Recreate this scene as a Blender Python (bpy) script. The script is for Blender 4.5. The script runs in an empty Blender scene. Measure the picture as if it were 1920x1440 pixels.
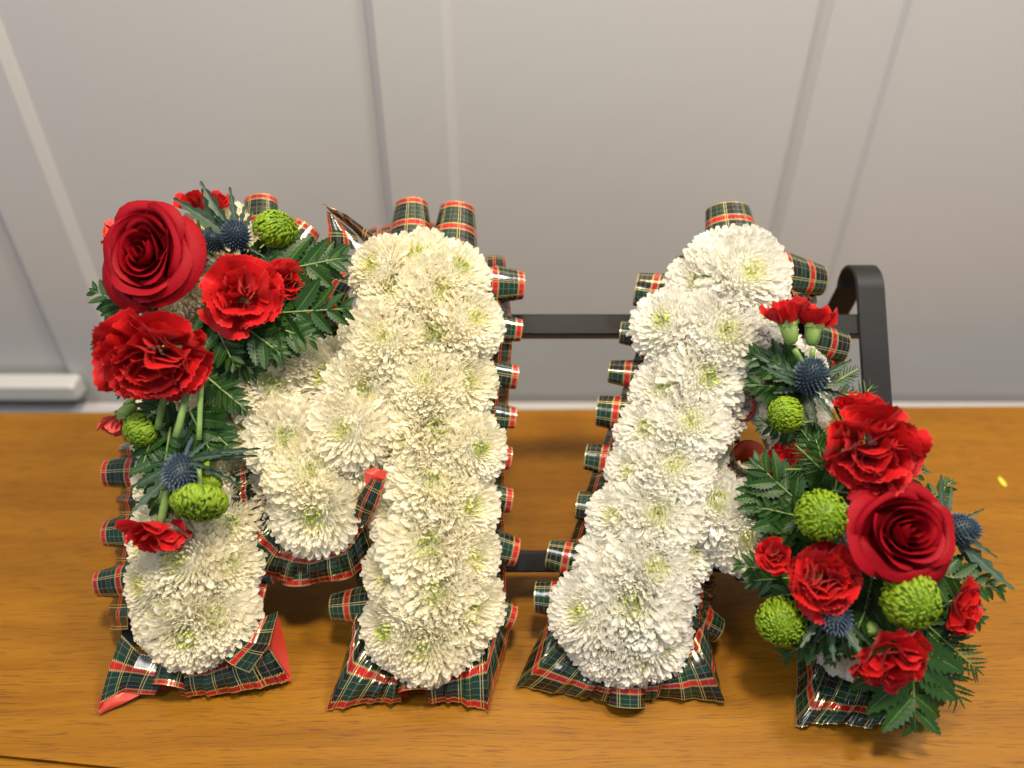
import bpy, math, random
from mathutils import Vector, Matrix
R = math.radians
random.seed(7)
sc = bpy.context.scene
C = sc.collection

# ------------------------------------------------------------------ camera
CAM_H, PITCH, FPX = 0.60, 37.5, 1442.0
cam = bpy.data.cameras.new('camera')
cam.sensor_fit = 'HORIZONTAL'; cam.sensor_width = 36.0
cam.lens = FPX / 1920 * 36.0
cam.clip_start = 0.02; cam.clip_end = 50
camo = bpy.data.objects.new('camera', cam); C.objects.link(camo)
camo.location = (0, 0, CAM_H); camo.rotation_euler = (R(90 - PITCH), 0, 0)
sc.camera = camo
cam.dof.use_dof = True; cam.dof.focus_distance = 0.635; cam.dof.aperture_fstop = 2.1

# ------------------------------------------------------------------ world and lamps (indoor)
w = bpy.data.worlds.new('World'); sc.world = w; w.use_nodes = True
bg = w.node_tree.nodes['Background']
bg.inputs[0].default_value = (0.78, 0.88, 1.0, 1); bg.inputs[1].default_value = 0.39

def area(name, loc, target, size, power, col):
    l = bpy.data.lights.new(name, 'AREA'); l.shape = 'DISK'; l.size = size
    l.energy = power; l.color = col
    o = bpy.data.objects.new(name, l); C.objects.link(o); o.location = loc
    d = Vector(target) - Vector(loc)
    o.rotation_euler = d.to_track_quat('-Z', 'Y').to_euler()
    return o
area('ceiling_lamp', (0.10, 0.22, 1.85), (0.05, 0.50, 0.1), 0.22, 34, (1.0, 0.835, 0.59))
area('ceiling_lamp_side', (0.95, 0.35, 1.75), (0.35, 0.6, 0.1), 0.30, 25, (1.0, 0.93, 0.83))
area('ceiling_lamp_far', (-1.1, -0.3, 1.8), (-0.2, 0.6, 0.1), 0.5, 13, (0.96, 0.95, 0.93))
area('added_wall_glow', (-0.12, 0.68, 1.35), (-0.10, 0.86, 0.15), 0.12, 2.6, (1.0, 0.72, 0.42))  # added warm wash for the wall centre, not a fitting of the room
sc.view_settings.view_transform = 'Standard'; sc.view_settings.look = 'None'
sc.view_settings.exposure = 0.0; sc.view_settings.gamma = 1.0
sc.cycles.use_denoising = True
sc.cycles.max_bounces = 8; sc.cycles.diffuse_bounces = 6; sc.cycles.glossy_bounces = 2; sc.cycles.transmission_bounces = 6; sc.cycles.use_adaptive_sampling = True; sc.cycles.adaptive_threshold = 0.03; sc.cycles.transparent_max_bounces = 4
sc.cycles.caustics_reflective = False; sc.cycles.caustics_refractive = False

# ------------------------------------------------------------------ geometry of the place
cp, sp = math.cos(R(PITCH)), math.sin(R(PITCH))
FW, UP = Vector((0, cp, -sp)), Vector((0, sp, cp))
CAMP = Vector((0, 0, CAM_H))
TILT = 45.0                                   # the letters lean back on their stand
EX = Vector((1, 0, 0)); EU = Vector((0, math.cos(R(TILT)), math.sin(R(TILT)))); EN = Vector((0, -math.sin(R(TILT)), math.cos(R(TILT))))
ORG = Vector((0, 0.341, 0.06))
def ray(px, py):
    return ((px - 960) / FPX * EX - (py - 720) / FPX * UP + FW)
def onplane(px, py, p0, nn):
    d = ray(px, py); return CAMP + d * ((p0 - CAMP).dot(nn) / d.dot(nn))
def L(px, py, h=0.0):                          # a point of the leaning plane, raised h
    return onplane(px, py, ORG + EN * h, EN)
def T(px, py, z=0.0):                          # a point of the table
    return onplane(px, py, Vector((0, 0, z)), Vector((0, 0, 1)))
def LF(a, b, c):                               # direction in the leaning frame
    return (EX * a + EU * b + EN * c).normalized()

# ------------------------------------------------------------------ materials
def mat(name):
    m = bpy.data.materials.new(name); m.use_nodes = True
    nt = m.node_tree; return m, nt, nt.nodes['Principled BSDF']
class NT:
    def __init__(s, nt): s.nt = nt
    def n(s, t, **k):
        x = s.nt.nodes.new(t)
        for a, b in k.items(): setattr(x, a, b)
        return x
    def put(s, sock, v):
        if hasattr(v, 'links') or isinstance(v, bpy.types.NodeSocket): s.nt.links.new(v, sock)
        else: sock.default_value = v
    def m(s, op, a, b=0.0, c=None, clamp=False):
        x = s.n('ShaderNodeMath', operation=op); x.use_clamp = clamp
        s.put(x.inputs[0], a); s.put(x.inputs[1], b)
        if c is not None: s.put(x.inputs[2], c)
        return x.outputs[0]
    def mix(s, f, a, b, mode='MIX'):
        x = s.n('ShaderNodeMix', data_type='RGBA', blend_type=mode)
        s.put(x.inputs[0], f); s.put(x.inputs[6], a if not isinstance(a, tuple) else (*a, 1)[:4]); s.put(x.inputs[7], b if not isinstance(b, tuple) else (*b, 1)[:4])
        return x.outputs[2]
    def ramp(s, f, stops):
        x = s.n('ShaderNodeValToRGB'); cr = x.color_ramp
        while len(cr.elements) < len(stops): cr.elements.new(0.5)
        for e, (p, c) in zip(cr.elements, stops): e.position = p; e.color = (*c, 1)[:4]
        s.put(x.inputs[0], f); return x.outputs[0]
    def rng(s, f, a, b, c=0.0, d=1.0):
        x = s.n('ShaderNodeMapRange'); x.interpolation_type = 'SMOOTHSTEP'
        s.put(x.inputs[0], f); s.put(x.inputs[1], a); s.put(x.inputs[2], b); s.put(x.inputs[3], c); s.put(x.inputs[4], d)
        return x.outputs[0]
    def noise(s, vec, scale, detail=3, rough=0.5, dist=0.0):
        x = s.n('ShaderNodeTexNoise'); s.put(x.inputs['Vector'], vec); x.inputs['Scale'].default_value = scale
        x.inputs['Detail'].default_value = detail; x.inputs['Roughness'].default_value = rough; x.inputs['Distortion'].default_value = dist
        return x.outputs[0]
    def mapping(s, vec, scale=(1, 1, 1), rot=(0, 0, 0), loc=(0, 0, 0)):
        x = s.n('ShaderNodeMapping'); s.put(x.inputs[0], vec); x.inputs[3].default_value = scale; x.inputs[2].default_value = rot; x.inputs[1].default_value = loc
        return x.outputs[0]
    def bump(s, h, strength, dist):
        x = s.n('ShaderNodeBump'); s.put(x.inputs['Height'], h); x.inputs['Strength'].default_value = strength; x.inputs['Distance'].default_value = dist
        return x.outputs[0]
def petal_mat(name, build, rough=0.5, trans=0.25, sheen=0.0, spec=0.3):
    """thin petal: Principled mixed with a translucent sheet; build(n, u, v, rnd) gives the colour"""
    m, nt, b = mat(name); n = NT(nt)
    uv = n.n('ShaderNodeUVMap').outputs[0]
    sx = n.n('ShaderNodeSeparateXYZ'); n.put(sx.inputs[0], uv)
    rnd = n.n('ShaderNodeObjectInfo').outputs['Random']
    col, bmp = build(n, sx.outputs[0], sx.outputs[1], rnd)
    n.put(b.inputs['Base Color'], col); b.inputs['Roughness'].default_value = rough
    b.inputs['Specular IOR Level'].default_value = spec
    if sheen: b.inputs['Sheen Weight'].default_value = sheen; b.inputs['Sheen Roughness'].default_value = 0.4
    if bmp is not None: n.put(b.inputs['Normal'], bmp)
    tr = n.n('ShaderNodeBsdfTranslucent'); n.put(tr.inputs[0], col)
    mx = n.n('ShaderNodeMixShader'); mx.inputs[0].default_value = trans
    nt.links.new(b.outputs[0], mx.inputs[1]); nt.links.new(tr.outputs[0], mx.inputs[2])
    nt.links.new(mx.outputs[0], nt.nodes['Material Output'].inputs[0])
    return m
def b_chrys(n, u, v, rnd):
    geo = n.n('ShaderNodeTexCoord').outputs['Object']
    cream = n.mix(rnd, (0.92, 0.885, 0.74), (0.93, 0.90, 0.78))
    inner = n.mix(n.rng(v, 0.1, 0.9), (0.78, 0.78, 0.28), (0.90, 0.87, 0.54))
    c = n.mix(n.rng(u, 0.02, 0.14), inner, cream)
    c = n.mix(n.m('MULTIPLY', n.rng(v, 0.35, 0.0), 0.5), c, (0.88, 0.82, 0.52))
    return c, None
def b_chrys_cool(n, u, v, rnd):
    cream = n.mix(rnd, (0.90, 0.89, 0.84), (0.91, 0.90, 0.84))
    inner = n.mix(n.rng(v, 0.1, 0.9), (0.74, 0.77, 0.30), (0.90, 0.88, 0.60))
    c = n.mix(n.rng(u, 0.02, 0.13), inner, cream)
    c = n.mix(n.m('MULTIPLY', n.rng(v, 0.35, 0.0), 0.4), c, (0.86, 0.82, 0.60))
    return c, None
def b_heart(n, u, v, rnd):
    return n.mix(n.rng(v, 0.2, 1.0), (0.30, 0.42, 0.04), (0.66, 0.72, 0.20)), None
def b_rose(n, u, v, rnd):
    c = n.mix(n.rng(v, 0.3, 1.0), (0.11, 0.0005, 0.003), (0.31, 0.0015, 0.008))
    tc = n.n('ShaderNodeTexCoord').outputs['Object']
    k = n.noise(tc, 120, 3)
    c = n.mix(n.m('MULTIPLY', k, 0.35), c, (0.26, 0.001, 0.010))
    ve = n.noise(n.mapping(n.n('ShaderNodeUVMap').outputs[0], (30, 1.4, 1)), 2.5, 3, 0.6)
    c = n.mix(n.rng(ve, 0.45, 0.70, 0, 0.5), c, (0.15, 0.0006, 0.005))
    c = n.mix(n.m('MULTIPLY', n.rng(v, 0.93, 1.0), 0.55), c, (0.13, 0.0006, 0.006))
    return c, n.bump(n.noise(n.mapping(tc, (1, 1, 0.3)), 700, 2), 0.12, 0.0006)
def b_carn(n, u, v, rnd):
    tc = n.n('ShaderNodeTexCoord').outputs['Object']
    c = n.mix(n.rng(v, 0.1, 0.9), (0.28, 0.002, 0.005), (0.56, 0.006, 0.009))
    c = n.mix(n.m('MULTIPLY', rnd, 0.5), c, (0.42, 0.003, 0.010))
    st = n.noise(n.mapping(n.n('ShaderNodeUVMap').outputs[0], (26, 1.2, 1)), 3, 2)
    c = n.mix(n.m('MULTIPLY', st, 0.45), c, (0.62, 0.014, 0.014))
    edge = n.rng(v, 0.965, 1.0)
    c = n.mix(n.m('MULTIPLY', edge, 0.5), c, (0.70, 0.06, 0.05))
    return c, n.bump(st, 0.25, 0.0008)
def b_pink(n, u, v, rnd):
    return n.mix(v, (0.75, 0.22, 0.16), (0.72, 0.08, 0.07)), None
def b_pom(n, u, v, rnd):
    c = n.mix(n.rng(v, 0.0, 0.9), (0.11, 0.21, 0.008), (0.22, 0.345, 0.016))
    return n.mix(n.m('MULTIPLY', n.rng(u, 0.0, 0.8), 0.35), c, (0.28, 0.40, 0.03)), None
def b_leaf(n, u, v, rnd):
    tc = n.n('ShaderNodeTexCoord').outputs['Object']
    k = n.noise(tc, 90, 3)
    c = n.mix(k, (0.009, 0.036, 0.005), (0.026, 0.080, 0.010))
    c = n.mix(n.m('MULTIPLY', rnd, 0.5), c, (0.016, 0.058, 0.018))
    rib = n.rng(n.m('ABSOLUTE', n.m('SUBTRACT', u, 0.5)), 0.06, 0.0)
    c = n.mix(n.m('MULTIPLY', rib, 0.6), c, (0.12, 0.22, 0.06))
    vein = n.m('ABSOLUTE', n.m('SUBTRACT', n.m('FRACT', n.m('ADD', n.m('MULTIPLY', v, 7.0), n.m('MULTIPLY', n.m('ABSOLUTE', n.m('SUBTRACT', u, 0.5)), 3.0))), 0.5))
    return c, n.bump(vein, 0.15, 0.001)
def b_bract(n, u, v, rnd):
    tc = n.n('ShaderNodeTexCoord').outputs['Object']
    k = n.noise(tc, 140, 3)
    c = n.mix(k, (0.024, 0.056, 0.032), (0.055, 0.100, 0.064))
    rib = n.rng(n.m('ABSOLUTE', n.m('SUBTRACT', u, 0.5)), 0.09, 0.0)
    return n.mix(n.m('MULTIPLY', rib, 0.7), c, (0.13, 0.19, 0.14)), None
def b_stem(n, u, v, rnd):
    tc = n.n('ShaderNodeTexCoord').outputs['Object']
    return n.mix(n.noise(tc, 160, 3), (0.10, 0.20, 0.04), (0.24, 0.36, 0.12)), None
def b_calyx(n, u, v, rnd):
    st = n.noise(n.mapping(n.n('ShaderNodeUVMap').outputs[0], (14, 1.5, 1)), 3, 3)
    c = n.mix(n.rng(v, 0.0, 1.0), (0.13, 0.25, 0.045), (0.30, 0.42, 0.13))
    return n.mix(n.m('MULTIPLY', st, 0.6), c, (0.22, 0.36, 0.10)), None
def b_thistle(n, u, v, rnd):
    return n.mix(n.rng(v, 0.0, 1.0), (0.018, 0.035, 0.050), (0.10, 0.145, 0.225)), None
M_CHR = petal_mat('cream_chrysanthemum_petal', b_chrys, 0.6, 0.5)
M_CHC = petal_mat('white_chrysanthemum_petal', b_chrys_cool, 0.6, 0.5)
M_HEART = petal_mat('chrysanthemum_heart', b_heart, 0.55, 0.2)
M_ROSE = petal_mat('rose_petal', b_rose, 0.62, 0.10, 0.0, 0.15)
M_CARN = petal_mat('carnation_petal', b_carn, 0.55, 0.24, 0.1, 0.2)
M_PINK = petal_mat('pink_bud_petal', b_pink, 0.5, 0.2)
M_POM = petal_mat('green_pompon_petal', b_pom, 0.45, 0.15)
M_LEAF = petal_mat('fern_leaf', b_leaf, 0.42, 0.12, 0, 0.30)
M_BRACT = petal_mat('thistle_bract', b_bract, 0.45, 0.1)
M_STEM = petal_mat('green_stem', b_stem, 0.45, 0.0)
M_CALYX = petal_mat('carnation_calyx', b_calyx, 0.4, 0.05)
M_THIS = petal_mat('thistle_spike', b_thistle, 0.5, 0.0)

def ribbon_mat():
    m, nt, b = mat('tartan_ribbon_face'); n = NT(nt)
    uv = n.n('ShaderNodeUVMap').outputs[0]
    s = n.n('ShaderNodeSeparateXYZ'); n.put(s.inputs[0], uv); u, v = s.outputs[0], s.outputs[1]
    def box(x, a, bb):
        return n.m('MULTIPLY', n.m('GREATER_THAN', x, a), n.m('LESS_THAN', x, bb))
    f = n.m('FRACT', n.m('DIVIDE', u, 0.040))
    green = n.mix(box(f, 0.36, 0.80), (0.003, 0.010, 0.007), (0.003, 0.030, 0.017))
    green = n.mix(box(v, 0.56, 0.66), green, (0.005, 0.030, 0.018))
    # thin lengthwise lines
    pk = None
    for a in (0.09, 0.20, 0.55, 0.66, 0.77):
        q = n.m('LESS_THAN', n.m('ABSOLUTE', n.m('SUBTRACT', v, a)), 0.005)
        pk = q if pk is None else n.m('MAXIMUM', pk, q)
    c = n.mix(n.m('MULTIPLY', pk, 0.4), green, (0.30, 0.16, 0.13))
    red = n.m('MAXIMUM', box(v, 0.315, 0.445), n.m('GREATER_THAN', v, 0.865))
    c = n.mix(red, c, n.mix(box(f, 0.36, 0.80), (0.25, 0.007, 0.007), (0.38, 0.010, 0.009)))
    # cross lines in gold
    gl = None
    for a in (0.33, 0.385, 0.80, 0.855):
        q = n.m('LESS_THAN', n.m('ABSOLUTE', n.m('SUBTRACT', f, a)), 0.009)
        gl = q if gl is None else n.m('MAXIMUM', gl, q)
    for a in (0.06, 0.58):
        q = n.m('MULTIPLY', n.m('LESS_THAN', n.m('ABSOLUTE', n.m('SUBTRACT', f, a)), 0.007), 0.25)
        gl = n.m('MAXIMUM', gl, q)
    tri = n.m('ABSOLUTE', n.m('SUBTRACT', n.m('FRACT', n.m('DIVIDE', u, 0.0021)), 0.5))
    for a in (0.315, 0.445, 0.865, 0.985, 0.012):
        q = n.m('LESS_THAN', n.m('ABSOLUTE', n.m('SUBTRACT', n.m('ADD', v, n.m('MULTIPLY', n.m('SUBTRACT', tri, 0.25), 0.060)), a)), 0.0100)
        gl = n.m('MAXIMUM', gl, q)
    c = n.mix(n.m('MULTIPLY', gl, 0.68), c, (0.72, 0.58, 0.24))
    n.put(b.inputs['Base Color'], c)
    n.put(b.inputs['Metallic'], n.m('ADD', n.m('MULTIPLY', gl, 0.45), 0.06))
    b.inputs['Roughness'].default_value = 0.17; b.inputs['Specular IOR Level'].default_value = 0.6
    tc = n.n('ShaderNodeTexCoord').outputs['Object']
    n.put(b.inputs['Normal'], n.bump(n.noise(tc, 60, 2), 0.12, 0.004))
    return m
M_RIB = ribbon_mat()
def simple(name, col, rough, metal=0.0, var=None, nscale=40, bump=0.0, bscale=200, spec=0.5):
    m, nt, b = mat(name); n = NT(nt)
    tc = n.n('ShaderNodeTexCoord').outputs['Object']
    c = n.mix(n.noise(tc, nscale, 4), col, var or col)
    n.put(b.inputs['Base Color'], c); b.inputs['Roughness'].default_value = rough; b.inputs['Metallic'].default_value = metal
    b.inputs['Specular IOR Level'].default_value = spec
    if bump: n.put(b.inputs['Normal'], n.bump(n.noise(tc, bscale, 3), bump, 0.002))
    return m
M_RIBB = simple('salmon_ribbon_back', (0.46, 0.035, 0.022), 0.33, 0.15, (0.52, 0.055, 0.035), 30)
M_FOAM = simple('foam_base', (0.30, 0.36, 0.20), 0.9, 0, (0.42, 0.45, 0.30))
M_BLACK = simple('black_powder_coat', (0.008, 0.008, 0.009), 0.45, 0.0, (0.018, 0.018, 0.020), 18, 0.15, 900, 0.2)
M_CHIP = simple('yellow_petal_scrap', (0.62, 0.60, 0.05), 0.5)
M_WHITE = simple('white_gloss_paint', (0.50, 0.50, 0.50), 0.5)
M_FLOOR = simple('dark_floor', (0.10, 0.09, 0.08), 0.8, 0, (0.14, 0.12, 0.10), 12)
def wall_mat():
    m, nt, b = mat('grey_wall_paint'); n = NT(nt)
    tc = n.n('ShaderNodeTexCoord').outputs['Object']
    n.put(b.inputs['Base Color'], n.mix(n.noise(tc, 2.5, 3), (0.415, 0.412, 0.422), (0.448, 0.443, 0.449)))
    b.inputs['Roughness'].default_value = 0.38
    n.put(b.inputs['Normal'], n.bump(n.noise(tc, 260, 3), 0.06, 0.002))
    return m
M_WALL = wall_mat()
def wood_mat():
    m, nt, b = mat('varnished_oak'); n = NT(nt)
    tc = n.n('ShaderNodeTexCoord').outputs['Object']
    warp = n.noise(n.mapping(tc, (2.0, 5.0, 1)), 1.6, 2)
    off = n.n('ShaderNodeVectorMath', operation='MULTIPLY_ADD')
    wv = n.n('ShaderNodeCombineXYZ'); n.put(wv.inputs[1], warp)
    n.put(off.inputs[0], wv.outputs[0]); off.inputs[1].default_value = (0, 0.045, 0); n.put(off.inputs[2], tc)
    p = off.outputs[0]
    broad = n.noise(n.mapping(p, (1.4, 26, 1)), 2.2, 4, 0.6)
    rings = n.noise(n.mapping(p, (5.0, 210, 1)), 1.6, 4, 0.62)
    pores = n.noise(n.mapping(p, (34, 760, 1)), 1.0, 4, 0.5)
    blotch = n.noise(n.mapping(tc, (3, 5, 1)), 1.3, 3)
    c = n.ramp(broad, [(0.25, (0.188, 0.073, 0.003)), (0.5, (0.240, 0.099, 0.004)), (0.75, (0.282, 0.124, 0.006))])
    c = n.mix(n.rng(rings, 0.52, 0.72, 0, 0.38), c, (0.105, 0.034, 0.004))
    c = n.mix(n.rng(rings, 0.46, 0.30, 0, 0.35), c, (0.31, 0.138, 0.012))
    c = n.mix(n.rng(pores, 0.555, 0.625, 0, 0.55), c, (0.075, 0.026, 0.004))
    c = n.mix(n.rng(blotch, 0.35, 0.75, 0, 0.35), c, (0.235, 0.098, 0.006))
    stain = n.noise(n.mapping(tc, (9, 22, 1)), 1.5, 4, 0.65)
    c = n.mix(n.rng(stain, 0.70, 0.80, 0, 0.4), c, (0.085, 0.030, 0.010))
    n.put(b.inputs['Base Color'], c)
    n.put(b.inputs['Roughness'], n.rng(pores, 0.4, 0.7, 0.36, 0.55))
    b.inputs['Specular IOR Level'].default_value = 0.30
    n.put(b.inputs['Normal'], n.bump(n.m('ADD', n.m('MULTIPLY', rings, 0.5), pores), 0.10, -0.0015))
    return m
M_WOOD = wood_mat()

# ------------------------------------------------------------------ mesh helpers
class MB:
    def __init__(s): s.v = []; s.f = []; s.uv = []; s.mi = []
    def grid(s, pts, uvs, mi=0, flip=False, close=False):
        r, c = len(pts), len(pts[0]); o = len(s.v)
        for i in range(r):
            for j in range(c): s.v.append(tuple(pts[i][j])); s.uv.append(uvs[i][j])
        for i in range(r - 1):
            for j in range(c if close else c - 1):
                k = (j + 1) % c
                q = (o + i * c + j, o + i * c + k, o + (i + 1) * c + k, o + (i + 1) * c + j)
                s.f.append(q[::-1] if flip else q); s.mi.append(mi)
    def add(s, v, f, uv=None, mi=0):
        o = len(s.v); s.v += [tuple(x) for x in v]; s.uv += uv or [(0.5, 0.5)] * len(v)
        for q in f: s.f.append(tuple(o + i for i in q)); s.mi.append(mi)
    def box(s, M, sx, sy, sz, mi=0):
        v = [M @ Vector((x * sx / 2, y * sy / 2, z * sz / 2)) for x in (-1, 1) for y in (-1, 1) for z in (-1, 1)]
        s.add(v, [(0, 1, 3, 2), (4, 6, 7, 5), (0, 4, 5, 1), (2, 3, 7, 6), (0, 2, 6, 4), (1, 5, 7, 3)], None, mi)
    def tube(s, pts, rad, n=8, cap=True, mi=0):
        rows, uvs = [], []
        N = len(pts)
        for i, p in enumerate(pts):
            p = Vector(p); d = (Vector(pts[min(i + 1, N - 1)]) - Vector(pts[max(i - 1, 0)])).normalized()
            a = d.orthogonal().normalized() if abs(d.z) > 0.95 else d.cross(Vector((0, 0, 1))).normalized()
            b = d.cross(a); r = rad[i] if isinstance(rad, (list, tuple)) else rad
            rows.append([p + (a * math.cos(2 * math.pi * j / n) + b * math.sin(2 * math.pi * j / n)) * r for j in range(n)])
            uvs.append([(j / n, i / (N - 1)) for j in range(n)])
        o = len(s.v); s.grid(rows, uvs, mi, False, True)
        if cap:
            s.f.append(tuple(o + j for j in range(n))[::-1]); s.mi.append(mi)
            s.f.append(tuple(o + (N - 1) * n + j for j in range(n))); s.mi.append(mi)
    def mesh(s, name, mats, smooth=True):
        me = bpy.data.meshes.new(name); me.from_pydata(s.v, [], s.f)
        for m in mats: me.materials.append(m)
        lay = me.uv_layers.new(name='UVMap')
        vi = [0] * len(me.loops); me.loops.foreach_get('vertex_index', vi)
        flat = [c for i in vi for c in s.uv[i]]
        lay.data.foreach_set('uv', flat)
        me.polygons.foreach_set('material_index', s.mi)
        me.polygons.foreach_set('use_smooth', [smooth] * len(s.f))
        me.update(); return me
def put(name, me, parent=None, M=None, world=True):
    """link a mesh as an object; M is a world matrix, or the parent's local one with world=False"""
    o = bpy.data.objects.new(name, me); C.objects.link(o)
    M = M if M is not None else Matrix.Identity(4)
    if parent is not None:
        o.parent = parent
        if world: M = WM[parent.name].inverted() @ M
    o.matrix_basis = M
    WM[o.name] = (WM[parent.name] @ M) if parent is not None else M
    return o
WM = {}
def thing(name, label, cat, loc, group=None):
    o = bpy.data.objects.new(name, None); C.objects.link(o); o.location = loc
    o.empty_display_size = 0.02
    WM[o.name] = Matrix.Translation(Vector(loc))
    o['label'] = label; o['category'] = cat
    if group: o['group'] = group
    return o
def frame(p, z, roll=0.0, scale=1.0, ref=None):
    z = Vector(z).normalized(); ref = ref or EU
    x = ref.cross(z)
    if x.length < 1e-3: x = EX.copy()
    x.normalize(); y = z.cross(x)
    M = Matrix(((x.x, y.x, z.x, p[0]), (x.y, y.y, z.y, p[1]), (x.z, y.z, z.z, p[2]), (0, 0, 0, 1)))
    return M @ Matrix.Rotation(roll, 4, 'Z') @ Matrix.Scale(scale, 4)
def lerp(a, b, t): return a + (b - a) * t
def sm(a, b, t):
    t = max(0, min(1, (t - a) / (b - a))); return t * t * (3 - 2 * t)

# ------------------------------------------------------------------ the setting: wall, floor, table
YW = 0.87
wl = MB(); wl.box(Matrix.Translation((0, YW + 0.05, 0.55)), 5.0, 0.1, 2.6)
wall = put('wall', wl.mesh('wall', [M_WALL], False)); wall['kind'] = 'structure'
zt = CAM_H - YW * math.tan(R(PITCH - math.degrees(math.atan(720 / FPX))))
Wn = Vector((0, 1, 0))
def WP(px, py): return onplane(px, py, Vector((0, YW, 0)), Wn)
def batten(x0, x1):
    b = MB(); t = 0.009; bev = 0.013
    prof = [(x0 - bev, 0.002), (x0 - bev * 0.6, -0.004), (x0, -t), (x1, -t), (x1 + bev * 0.6, -0.004), (x1 + bev, 0.002)]
    rows = [[Vector((x, YW + y, z)) for x, y in prof] for z in (-0.74, 1.84)]
    b.grid(rows, [[(0, 0)] * 6] * 2)
    return b
step = WP(1690, 0).x - WP(830, 0).x
x0, x1 = WP(700, 0).x, WP(828, 0).x
for k in (-1, 0, 1):
    put('panel_stile', batten(x0 + k * step, x1 + k * step).mesh('panel_stile', [M_WALL], False), wall)
sk = MB()
zs = WP(960, 745).z
prof = [(0.001, 0.0), (-0.010, -0.002), (-0.016, -0.010), (-0.018, -0.022), (-0.018, -0.14), (0.001, -0.14)]
sk.grid([[Vector((x, YW + y - 0.013, zs + z)) for y, z in prof] for x in (-2.4, 2.4)], [[(0, 0)] * 6] * 2, 0, True)
put('skirting_rail', sk.mesh('skirting_rail', [M_WALL], False), wall)
fl = MB(); fl.add([(-2.5, -1.5, -0.75), (2.5, -1.5, -0.75), (2.5, YW + 0.1, -0.75), (-2.5, YW + 0.1, -0.75)], [(0, 1, 2, 3)])
floor = put('floor', fl.mesh('floor', [M_FLOOR], False)); floor['kind'] = 'structure'
# white cable trunking fixed low on the wall, left
tk = MB()
a, b_ = WP(176, 716), WP(176, 692)
zc, hh = (a.z + b_.z) / 2 - 0.004, 0.030
xr = WP(176, 720).x - 0.005
ring = [(0.0, -1), (-0.020, -1), (-0.025, -0.7), (-0.025, 0.7), (-0.020, 1), (0.0, 1)]
rows = []
for x, k in ((-1.6, 1.0), (xr - 0.006, 1.0), (xr - 0.001, 0.85), (xr, 0.6)):
    rows.append([Vector((x, YW + 0.0005 + (y if y == 0 else y * (0.8 + 0.2 * k)) - 0.0125, zc + q * hh / 2 * k)) for y, q in ring])
tk.grid(rows, [[(0, 0)] * 6] * 4, 0, False, True)
o = len(tk.v); tk.f.append(tuple(range(o - 6, o))); tk.mi.append(0)
t_o = put('cable_trunking', tk.mesh('cable_trunking', [M_WHITE], False))
t_o['label'] = 'white plastic cable trunking low on the grey wall behind the table'; t_o['category'] = 'trunking'

# table top with its front edge moulding and legs
table = thing('table', 'varnished honey oak table top carrying the floral letters', 'table', (0, 0.45, -0.75))
bl, br = T(-900, 781), T(2900, 755)
fa, fb = T(0, 1416), T(250, 1442)
dirf = (fb - fa).normalized()
flp, frp = fa - dirf * 0.6, fa + dirf * 1.4
tt = MB(); th = 0.028
top = [flp, frp, br, bl]
v = [Vector((p.x, p.y, 0)) for p in top] + [Vector((p.x, p.y, -th)) for p in top]
tt.add(v, [(0, 1, 2, 3), (7, 6, 5, 4), (0, 4, 5, 1), (1, 5, 6, 2), (2, 6, 7, 3), (3, 7, 4, 0)])
put('table_top', tt.mesh('table_top', [M_WOOD], False), table)
em = MB(); nd = Vector((dirf.y, -dirf.x, 0)); nd = -nd if nd.y > 0 else nd
rows = []
for p in (flp, frp):
    rows.append([Vector((p.x, p.y, 0)) + nd * a + Vector((0, 0, z)) for a, z in ((0.0012, -0.03), (0.0012, -0.0015), (0.004, 0.0002), (0.014, -0.0005), (0.022, -0.005), (0.026, -0.013), (0.024, -0.024), (0.016, -0.03))])
em.grid(rows, [[(0, 0)] * 8] * 2, 0, True)
put('edge_moulding', em.mesh('edge_moulding', [M_WOOD]), table)
for lx in (-0.75, 0.75):
    for ly in (0.42, 0.68):
        lg = MB(); lg.box(Matrix.Translation((lx, ly, -0.389)), 0.05, 0.05, 0.72)
        put('table_leg', lg.mesh('table_leg', [M_WOOD], False), table)
# little yellow petal scrap and dark crumb on the table
p = T(1880, 905, 0.0)
ch = MB()
ch.grid([[p + Vector((x * wd, y, 0.0006 + 0.0012 * (1 - x * x))) for x in (-1, -0.4, 0.4, 1)] for y, wd in ((-0.007, 0.0006), (-0.003, 0.0026), (0.003, 0.003), (0.008, 0.0008))], [[(0, 0)] * 4] * 4)
s_o = put('petal_scrap', ch.mesh('petal_scrap', [M_CHIP])); s_o['label'] = 'tiny yellow petal fallen on the bare table at far right'; s_o['category'] = 'petal'

# ------------------------------------------------------------------ the black metal stand behind the letters
HB = -0.082
stand = thing('display_stand', 'black metal easel stand holding up the two floral letters', 'stand', T(1640, 1100, 0))
def flatbar(path, wdt, thk, side):
    """a strip bent along path (list of points) whose broad direction is side"""
    b = MB(); rows = []
    n_ = len(path)
    for i, q in enumerate(path):
        d = (path[min(i + 1, n_ - 1)] - path[max(i - 1, 0)]).normalized(); nn = d.cross(side).normalized()
        e = 0.0012
        rows.append([q + side * (sx * (wdt / 2 - (e if k in (0, 1) else 0))) + nn * (sn * (thk / 2 - (0 if k in (0, 1) else e)))
                     for sx, sn, k in ((-1, -1, 0), (1, -1, 0), (1, -1, 2), (1, 1, 2), (1, 1, 0), (-1, 1, 0), (-1, 1, 2), (-1, -1, 2))])
    b.grid(rows, [[(0, 0)] * 8] * n_, 0, False, True)
    o = len(b.v); b.f += [tuple(range(8))[::-1], tuple(range(o - 8, o))]; b.mi += [0, 0]
    return b
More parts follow.
